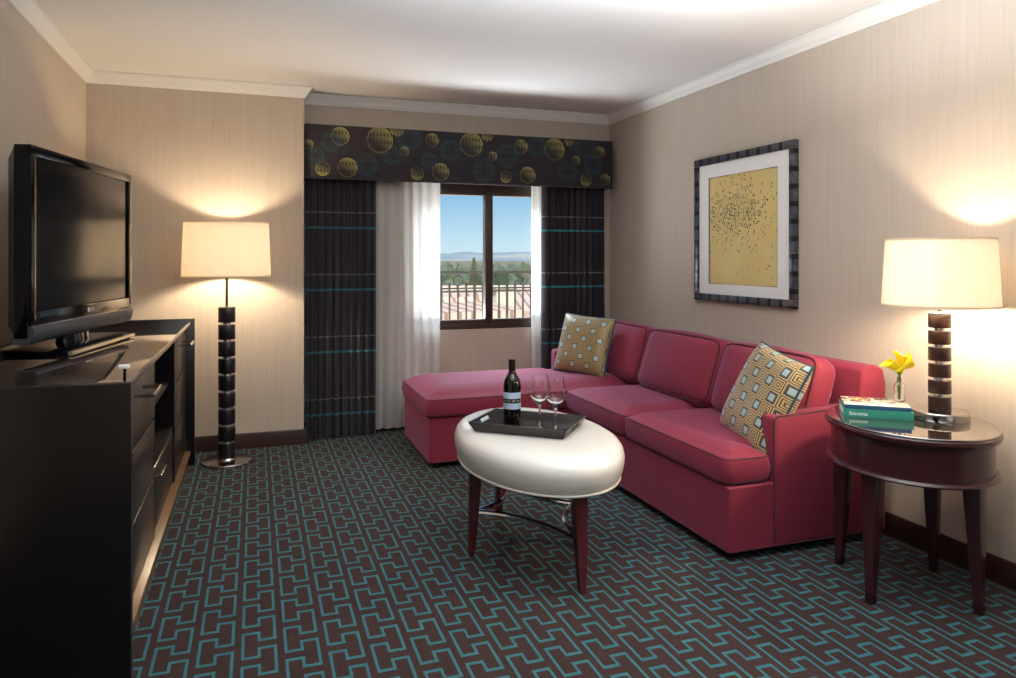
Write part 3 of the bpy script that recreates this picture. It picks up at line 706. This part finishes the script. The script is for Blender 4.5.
def wine_glass(c, label):
    t = thing('wine_glass', c, label, 'wine glass', 'wine glasses on the tray')
    out = [(.036, 0), (.036, .002), (.012, .006), (.0045, .014), (.004, .05), (.0042, .085), (.008, .098), (.026, .117), (.042, .138), (.0435, .152), (.041, .18), (.036, .21), (.033, .228)]
    inn = [(.0322, .228), (.0352, .21), (.0402, .18), (.0427, .152), (.0412, .139), (.025, .1195), (.007, .102), (.0005, .1)]
    obj('bowl', lathe(out+inn, c, 36), 'clear', t, ang=60)
wine_glass((1.150, 2.895, BZ), 'clear stemmed wine glass nearest the bottle on the tray')
wine_glass((1.190, 2.815, BZ), 'clear stemmed wine glass farther from bottle, nearer the sofa seat')

# ------------------------------------------------------------------ end table
EC = (2.372, 2.135); EA, EB, ER = .285, .33, math.radians(-15)
et = thing('end_table', (EC[0], EC[1], 0), 'oval dark mahogany end table with glass top beside the sofa arm', 'end table')
def oval(p): return lathe(p, (EC[0], EC[1], 0), 72, EA, EB, ER)
tp = obj('table_top', oval([(.955, .612), (.985, .618), (1.0, .628), (.995, .638), (.98, .642), (.5, .642)]), 'mahog', et)
obj('glass_sheet', oval([(.972, .6425), (.975, .644), (.975, .648), (.97, TZ-.0005), (.4, TZ-.0005)]), 'glasstop', tp)
obj('apron', oval([(.925, .488), (.925, .613), (.5, .613), (.5, .488)]), 'mahog', et)
obj('bead', oval([(.90, .474), (.965, .478), (.985, .485), (.965, .494), (.92, .498), (.88, .494)]), 'mahog', et)
for lx, ly in ((-.232, -.045), (.07, -.235), (.232, .088), (-.075, .27)):
    rs = []
    for z, w in ((.03, .0175), (.25, .026), (.48, .036)):
        k = z/.48; an = math.atan2(ly, lx); x, y = EC[0]+lx*(1-.07*k), EC[1]+ly*(1-.07*k)
        rs.append([(x+w*1.2*math.cos(an+PI/4+i*PI/2), y+w*1.2*math.sin(an+PI/4+i*PI/2), z) for i in range(4)])
    b = rings(rs); bmesh.ops.bevel(b, geom=[e for e in b.edges if abs(e.verts[0].co.z-e.verts[1].co.z) > .005], offset=.004, segments=2, affect='EDGES', profile=.5)
    lg = obj('leg', b, 'mahog', et)
    an = math.atan2(ly, lx); b = rings([[(EC[0]+lx+w*1.2*math.cos(an+PI/4+i*PI/2), EC[1]+ly+w*1.2*math.sin(an+PI/4+i*PI/2), z) for i in range(4)] for z, w in ((0, .016), (.03, .0175))]); obj('foot_cap', b, 'foot', lg)

# ------------------------------------------------------------------ books, vase, flowers
ux2 = Vector((.785, -.62, 0)).normalized(); uy2 = Vector((-ux2.y, ux2.x, 0)); bo = Vector((2.174, 2.257, TZ))
def book(name, z, h, wL, wD, off, cov, spine, label, title=None, group=None, rz=0):
    rt = thing(name, (0, 0, 0), label, 'book', group)
    m = basis(bo+Vector((0, 0, z))+ux2*off[0]+uy2*off[1], ux2, uy2, (0, 0, 1)) @ Matrix.Rotation(rz, 4, 'Z'); rt.matrix_basis = m
    obj('page_block', box(.004, wL-.004, .004, wD-.004, .003, h-.003), 'pages', rt, local=True)
    obj('front_cover', box(0, wL, 0, wD, h-.003, h, .0008), cov, rt, local=True); obj('rear_cover', box(0, wL, 0, wD, 0, .003, .0008), spine, rt, local=True)
    sp_ = obj('spine', box(0, wL, -.003, .003, 0, h, .001), spine, rt, local=True)
    if title:
        obj('title_lettering', text_bm(title, .020, .0004, basis((.02, -.0036, h*.3), (1, 0, 0), (0, 0, 1), (0, -1, 0))), 'text', sp_, local=True)
        obj('title_lettering', text_bm('WINE COUNTRY', .009, .0004, basis((.145, -.0036, h*.45), (1, 0, 0), (0, 0, 1), (0, -1, 0))), 'text', sp_, local=True) if False else None
    return rt
book('book', .0, .032, .245, .19, (0, 0), 'bookgreen', 'bookgreen', 'thick green book with white spine title, lower on end table', 'Sonoma')
book('book', .0322, .016, .232, .18, (.006, .004), 'cover', 'bookblue', 'thinner book with blue spine and pale pictorial cover, upper one')
VC = Vector((2.436, 2.236, TZ+.0485))
vs = thing('flower_vase', VC, 'small clear glass bottle vase standing on the books', 'vase')
vs_out = [(.018, 0), (.0205, .003), (.0205, .06), (.018, .068), (.012, .076), (.0095, .082), (.0095, .09), (.011, .093)]
vs_in = [(.0095, .093), (.0082, .09), (.0082, .082), (.0105, .075), (.0165, .066), (.019, .059), (.019, .006), (.002, .005)]
obj('glass_body', lathe(vs_out+vs_in, VC, 28), 'clear', vs, ang=60)
def calla(top, tilt, label, off):
    base = VC+Vector((off[0]*.4, off[1]*.4, .008)); t = thing('calla_lily', base, label, 'flower', 'yellow flowers in the vase')
    tp_ = VC+Vector(top); neck = VC+Vector((off[0], off[1], .09)); tl = Vector(tilt).normalized()
    P = catmull([base, neck, tp_-tl*.045], 6); obj('stem', tube(P, [.0035]*(len(P)-1)+[.005], 8), 'stem', t)
    sx_ = tl.cross(Vector((.3, .9, .1))).normalized(); sy_ = tl.cross(sx_); rs = []
    for r, h_ in ((.006, -.046), (.010, -.025), (.015, -.005), (.021, .012), (.027, .022), (.024, .0225), (.018, .010), (.012, -.006), (.006, -.022)):
        ring = []
        for i in range(20):
            a = 2*PI*i/20; lip = 1+.28*math.cos(a) if r > .014 else 1
            up_ = (.012*math.cos(a)+.004*math.cos(3*a)) if r > .017 else 0
            ring.append(tp_+tl*(h_+up_)+(sx_*math.cos(a)+sy_*math.sin(a))*r*lip)
        rs.append(ring)
    obj('petal', rings(rs), 'petal', t, ang=70)
    obj('spadix', tube([tp_-tl*.02, tp_+tl*.002, tp_+tl*.014], [.004, .004, .002], 8), 'petal', t)
calla((-.020, .012, .142), (-.75, .3, .65), 'pale yellow flower leaning left in the glass vase', (-.003, .002))
calla((.006, -.004, .160), (.1, -.1, 1), 'yellow flower standing upright, tallest in the glass vase', (0, -.002))
calla((.022, -.012, .143), (.75, -.35, .6), 'deep yellow flower leaning right in the glass vase', (.003, -.001))

# ------------------------------------------------------------------ framed picture
PY0, PY1, PZ0, PZ1 = 3.172, 4.115, .998, 1.908
pc = (XR, (PY0+PY1)/2, (PZ0+PZ1)/2)
pt_ = thing('framed_picture', pc, 'framed yellow print with dark specks hanging above the sofa', 'picture')
hy, hz, fw = (PY1-PY0)/2, (PZ1-PZ0)/2, .045
b = box(-.03, 0, -hy, hy, hz-fw, hz, .003); box(-.03, 0, -hy, hy, -hz, -hz+fw, .003, bm=b); box(-.03, 0, -hy, -hy+fw, -hz+fw, hz-fw, .003, bm=b); box(-.03, 0, hy-fw, hy, -hz+fw, hz-fw, .003, bm=b)
obj('frame', b, 'frame', pt_, local=True)
iy0, iy1, iz0, iz1 = -.322, .322, -.345, .325
b = box(-.018, -.002, -hy+fw, hy-fw, iz1, hz-fw); box(-.018, -.002, -hy+fw, hy-fw, -hz+fw, iz0, bm=b); box(-.018, -.002, -hy+fw, iy0, iz0, iz1, bm=b); box(-.018, -.002, iy1, hy-fw, iz0, iz1, bm=b)
obj('mat_board', b, 'mat_board', pt_, local=True)
obj('print', box(-.0125, -.003, iy0, iy1, iz0, iz1), 'art', pt_, local=True)
obj('inner_bevel', tube([(-.0165, iy0, iz0), (-.0165, iy1, iz0), (-.0165, iy1, iz1), (-.0165, iy0, iz1)], .003, 4, True), 'band', pt_, local=True)

# ------------------------------------------------------------------ outside
RY = 6.6
rl = thing('balcony_railing', (1.6, RY, .2), 'dark wrought iron balcony railing outside the window', 'railing')
for z, r in ((1.135, .013), (.985, .008), (.955, .008), (.3, .012)): obj('rail', box(.4, 3.4, RY-r, RY+r, z-r, z+r, .003), 'iron', rl)
px0, sp_ = 1.961, .0812
for i in range(-14, 19):
    x = px0+i*sp_; post = i % 4 == 0; ring = i % 4 == 2
    r = .0105 if post else .0075
    b = box(x-r, x+r, RY-r, RY+r, .2, 1.13 if post else 1.005, .002)
    if not post and not ring: add(b, lathe([(.007, 1.0), (.011, 1.012), (.001, 1.045)], (x, RY, 0), 8))
    if ring: add(b, tube([(x+.047*math.cos(k*PI/12), RY, 1.058+.047*math.sin(k*PI/12)) for k in range(24)], .007, 6, True))
    obj('post' if post else 'baluster', b, 'iron', rl)
struct('balcony_floor', box(.2, 3.6, YB+.2, RY+.1, .0, .2), 'stucco')
struct('ground', box(-300, 900, 12, 3800, -9.2, -9), 'field')
def gable(c, L, Dp, ez, rz_, ang, label, wins=0):
    """house with ridge along its own x; eave height ez, ridge height rz_"""
    t = thing('house', (c[0], c[1], -9), label, 'house', rz=math.radians(ang))
    E_, R_ = ez+9, rz_+9
    obj('wall', box(-L/2+.4, L/2-.4, -Dp/2+.5, Dp/2-.5, 0, E_), 'stucco', t, local=True)
    b = rings([[(x, -Dp/2, E_-.1), (x, -Dp/2, E_+.15), (x, 0, R_), (x, Dp/2, E_+.15), (x, Dp/2, E_-.1), (x, 0, R_-.3)] for x in (-L/2, L/2)])
    rf = obj('roof', b, 'roof', t, local=True); obj('ridge_cap', tube([(-L/2, 0, R_), (L/2, 0, R_)], .14, 8), 'roof', rf, local=True)
    for i in range(wins): obj('window', box(-L*.12+i*.55, -L*.12+.38+i*.55, -Dp/2+.46, -Dp/2+.55, E_-.62, E_-.22), 'darkglass', t, local=True)
    return t
gable((15.2, 34, 0), 26, 11, -1.15, -.25, -12, 'long clay tiled roof just beyond the balcony railing')
gable((5.5, 22.5, 0), 3.4, 5, -.42, -.12, 8, 'cream walled house with two small windows seen low on left of window', 2)
gable((12.2, 24.2, 0), 6.2, 6.5, -1.15, -.30, 58, 'tiled house turned sideways, low in the right window pane')
ch = thing('chimney', (9.69, 28.6, -2.2), 'cream square chimney between the tiled roofs right of the mullion', 'chimney')
obj('stack', box(9.29, 10.09, 28.1, 29.1, -9, .05, .02), 'stucco', ch); obj('cap', box(9.19, 10.19, 28.0, 29.2, .0, .12, .02), 'stucco', ch)
def blob(c, r, h, seed):
    rnd = random.Random(seed); b = bmesh.new(); bmesh.ops.create_icosphere(b, subdivisions=3, radius=1)
    ph = [rnd.uniform(0, 6.28) for _ in range(6)]
    for v in b.verts:
        p = v.co.copy(); k = 1+.10*math.sin(13*p.x+ph[5])*math.sin(14*p.z+ph[0])*math.sin(12*p.y)+.14*math.sin(5*p.x+ph[0])*math.sin(6*p.y+ph[1])+.12*math.sin(9*p.z+ph[2]+4*p.x)+.07*math.sin(17*p.x+ph[3])*math.sin(15*p.z+ph[4])
        v.co = Vector((c[0]+p.x*k*r, c[1]+p.y*k*r, c[2]+p.z*k*h))
    return b
rt = random.Random(11)
def tree(px, dist, topy, mat, label, cat_group, i):
    k = (px-508)/727.5; x = dist*(math.sin(TH)+k*math.cos(TH)); y = dist*(math.cos(TH)-k*math.sin(TH)); zt = 1.27-(topy-258)/727.5*dist
    t = thing('tree', (x, y, -9), label, 'tree', cat_group); H_ = zt+9; r = rt.uniform(1.7, 1.9)
    obj('crown', blob((x, y, zt-H_*.36), r, H_*.36, i), mat, t); obj('trunk', lathe([(.35, -9), (.25, -9+H_*.5)], (x, y, 0), 8), 'bark', t)
LB = {'leaf': 'dark green round tree in the valley beyond the tiled roofs', 'leaf2': 'olive green tree in the valley beyond the tiled roofs', 'leaf3': 'grey green tree in the valley beyond the tiled roofs'}
i = 0
for ri, (dist, y0, y1) in enumerate(((50, 281, 286), (57, 279, 284), (65, 276, 280), (74, 273, 277), (84, 271, 275), (96, 268.5, 272), (112, 267, 270), (130, 265.5, 268), (152, 265, 267.5), (185, 264.2, 266.5), (260, 262.6, 264.2))):
    step = 4.5*727.5/dist; px = 385+step*(.5 if ri % 2 else 0)
    while px < 575:
        mm = rt.choice(['leaf', 'leaf2', 'leaf2', 'leaf3'] if dist < 110 else ['leaf2', 'leaf3', 'leaf3'])
        if abs(px-474) > 14 or ri not in (1, 2): tree(px, dist*rt.uniform(.985, 1.015), rt.uniform(y0, y1), mm, LB[mm], {'leaf': 'dark green valley trees', 'leaf2': 'olive valley trees', 'leaf3': 'grey green valley trees'}[mm], i)
        i += 1; px += step
k = (474-508)/727.5; dd = 62; x = dd*(math.sin(TH)+k*math.cos(TH)); y = dd*(math.cos(TH)-k*math.sin(TH)); zt = 1.27+.6*dd/727.5
pn = thing('conifer', (x, y, -9), 'tall pointed conifer rising above the other trees in left pane', 'tree')
prof = []
for j in range(9):
    z = -7+(zt+7)*j/9; r = (1-j/9)**1.25*2.2+.03; prof += [(r, z), (r*.66, z+(zt+7)/9*.9)]
obj('crown', lathe(prof+[(.02, zt)], (x, y, 0), 14), 'conifer', pn); obj('trunk', lathe([(.3, -9), (.2, -6)], (x, y, 0), 8), 'bark', pn)
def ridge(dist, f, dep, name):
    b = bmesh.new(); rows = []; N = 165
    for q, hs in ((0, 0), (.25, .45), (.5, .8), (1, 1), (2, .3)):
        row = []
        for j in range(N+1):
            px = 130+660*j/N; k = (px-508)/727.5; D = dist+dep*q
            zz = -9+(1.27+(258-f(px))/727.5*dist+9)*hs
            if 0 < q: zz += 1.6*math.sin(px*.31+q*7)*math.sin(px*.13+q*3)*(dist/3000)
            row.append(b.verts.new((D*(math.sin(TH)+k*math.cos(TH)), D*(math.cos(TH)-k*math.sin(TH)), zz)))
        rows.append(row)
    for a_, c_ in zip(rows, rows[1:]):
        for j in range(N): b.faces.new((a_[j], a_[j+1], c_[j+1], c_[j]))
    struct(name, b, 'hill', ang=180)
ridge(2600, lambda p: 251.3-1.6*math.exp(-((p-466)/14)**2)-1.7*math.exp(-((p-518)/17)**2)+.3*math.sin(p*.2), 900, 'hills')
